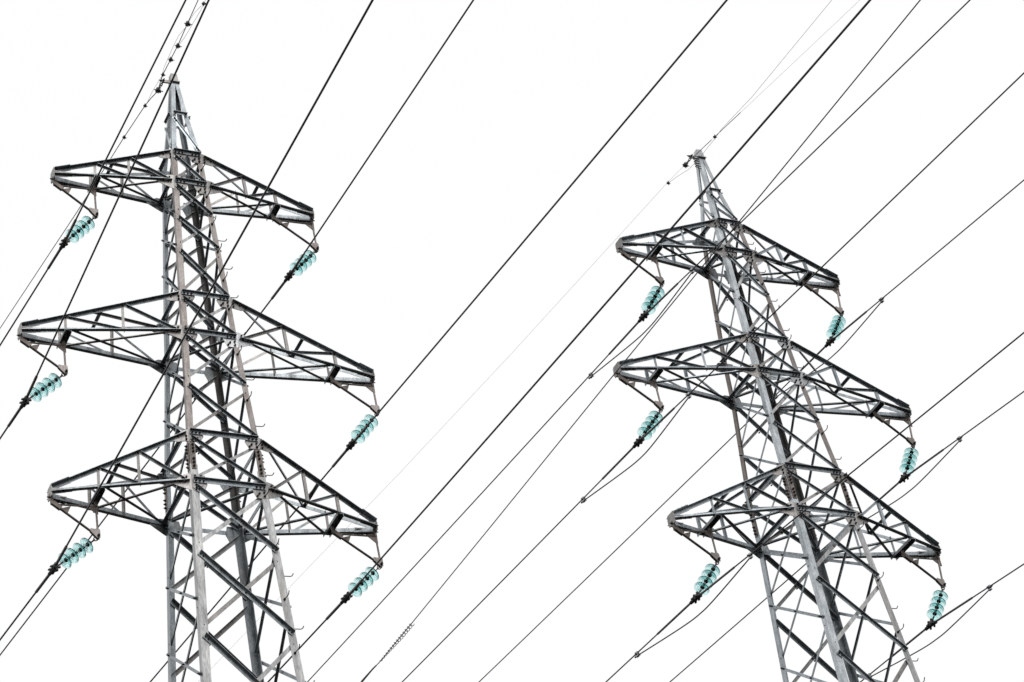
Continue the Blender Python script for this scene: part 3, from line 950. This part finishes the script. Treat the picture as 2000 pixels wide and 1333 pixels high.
tube(bm, [g2(0.55), g2(0.3, -0.03, 0.03), g2(0.05, -0.06, 0.09), g2(-0.3, -0.05, 0.09), g2(-0.6, -0.035, 0.05), g2(-0.92, -0.02, 0.02), g2(-1.2, 0.005, -0.02), g2(-2.2, 0.04, -0.05), g2(-4.7, 0.42, -0.06), g2(-12, 1.2, -0.1), g2(-30, 3.0, -0.2)], 0.0036, 6)
link('bonding_strand', bm, M_ROD, e, True)
for t in (-0.95, 0.53):
    bm = bmesh.new()
    small_clamp(bm, g2(t), g2(t + 0.1) - g2(t - 0.1), 0.75)
    link('wire_clip', bm, M_IRON, e)
bm = bmesh.new()
tube(bm, [g2(-0.95), g2(-1.4), g2(-1.76)], 0.0065, 8)
tube(bm, [g2(-0.85), g2(-0.4), g2(0.05)], 0.0065, 8)
link('armour_rods', bm, M_ROD, e, True)
bm = bmesh.new()
hook(bm, world_of(TB, -0.20, 0, TB['z']['pk'] - 0.19) - base, Vector((0, 0, -0.02)))
small_clamp(bm, Vector((0, 0, -0.01)), g2(0.2) - g2(-0.2), 1.2)
link('hook', bm, M_IRON, e)
# slack coil tied to the peak
bm = bmesh.new()
hc = world_of(TB, -0.13, -0.06, TB['z']['pk'] - 0.36) - base
pts = []
for i in range(100):
    a = 2 * math.pi * i / 20
    pts.append(hc + Vector((0.058 * math.cos(a) - 0.02, 0.02 * math.sin(a) - 0.02, 0.16 - 0.30 * i / 100 + 0.03 * math.sin(a))))
tube(bm, pts, 0.0085, 6)
link('spare_coil', bm, M_IRON, e, True)

# ------------------------------------------------------------------ sheathed cable tied to the left pylon below the lowest arms, with a spiral damper
C0 = Vector((0.775, -0.83, 18.415))
az1 = math.radians(179)
o = empty('sheathed_cable', C0, 'thin black sheathed cable with a spiral damper, passing in front of the right pylon', 'cable')
cz = [(0, 0.0), (1.765, 0.0125), (2.13, -0.013), (2.34, -0.041), (3.45, -0.096), (6.0, -0.205), (9.45, -0.340), (12.5, -0.475), (16.0, -0.626), (22, -0.84), (35, -1.1), (60, -1.2), (90, -0.4), (130, 2.2)]
def cpt(t):
    for (a, za), (b, zb) in zip(cz, cz[1:]):
        if a <= t <= b:
            return Vector((-math.sin(math.radians(179)) * -t, math.cos(az1) * t, za + (zb - za) * (t - a) / (b - a)))
bm = bmesh.new()
tube(bm, [cpt(t) for t, _ in cz], 0.0066, 8)
link('cable', bm, M_CABLE, o, True)
bm = bmesh.new()
tube(bm, [cpt(t) for t in (0.0, 0.5, 1.0, 1.765, 2.13, 2.25)], 0.012, 8, radii=[0.016, 0.016, 0.016, 0.015, 0.0105, 0.009])
link('dead_end_grip', bm, M_CABLE, o, True)
bm = bmesh.new()
bar(bm, Vector((-0.10, 0.20, 0)), Vector((0.02, -0.04, 0)), (0, 0, 1), 0.05, 0.03)
link('bracket', bm, M_IRON, o)
bm = bmesh.new()
pts = []
N_ = 15 * 16
for i in range(N_ + 1):
    f = i / N_
    t = 2.36 + 1.12 * f
    p = cpt(t)
    r = 0.010 + 0.016 * min(1, f * 1.5)
    a = 2 * math.pi * 15 * f
    pts.append(p + Vector((r * math.cos(a), 0, r * math.sin(a) - r * 0.6 * min(1, f * 1.4))))
tube(bm, pts, 0.0045, 6)
link('spiral_damper', bm, M_CABLE, o, True)
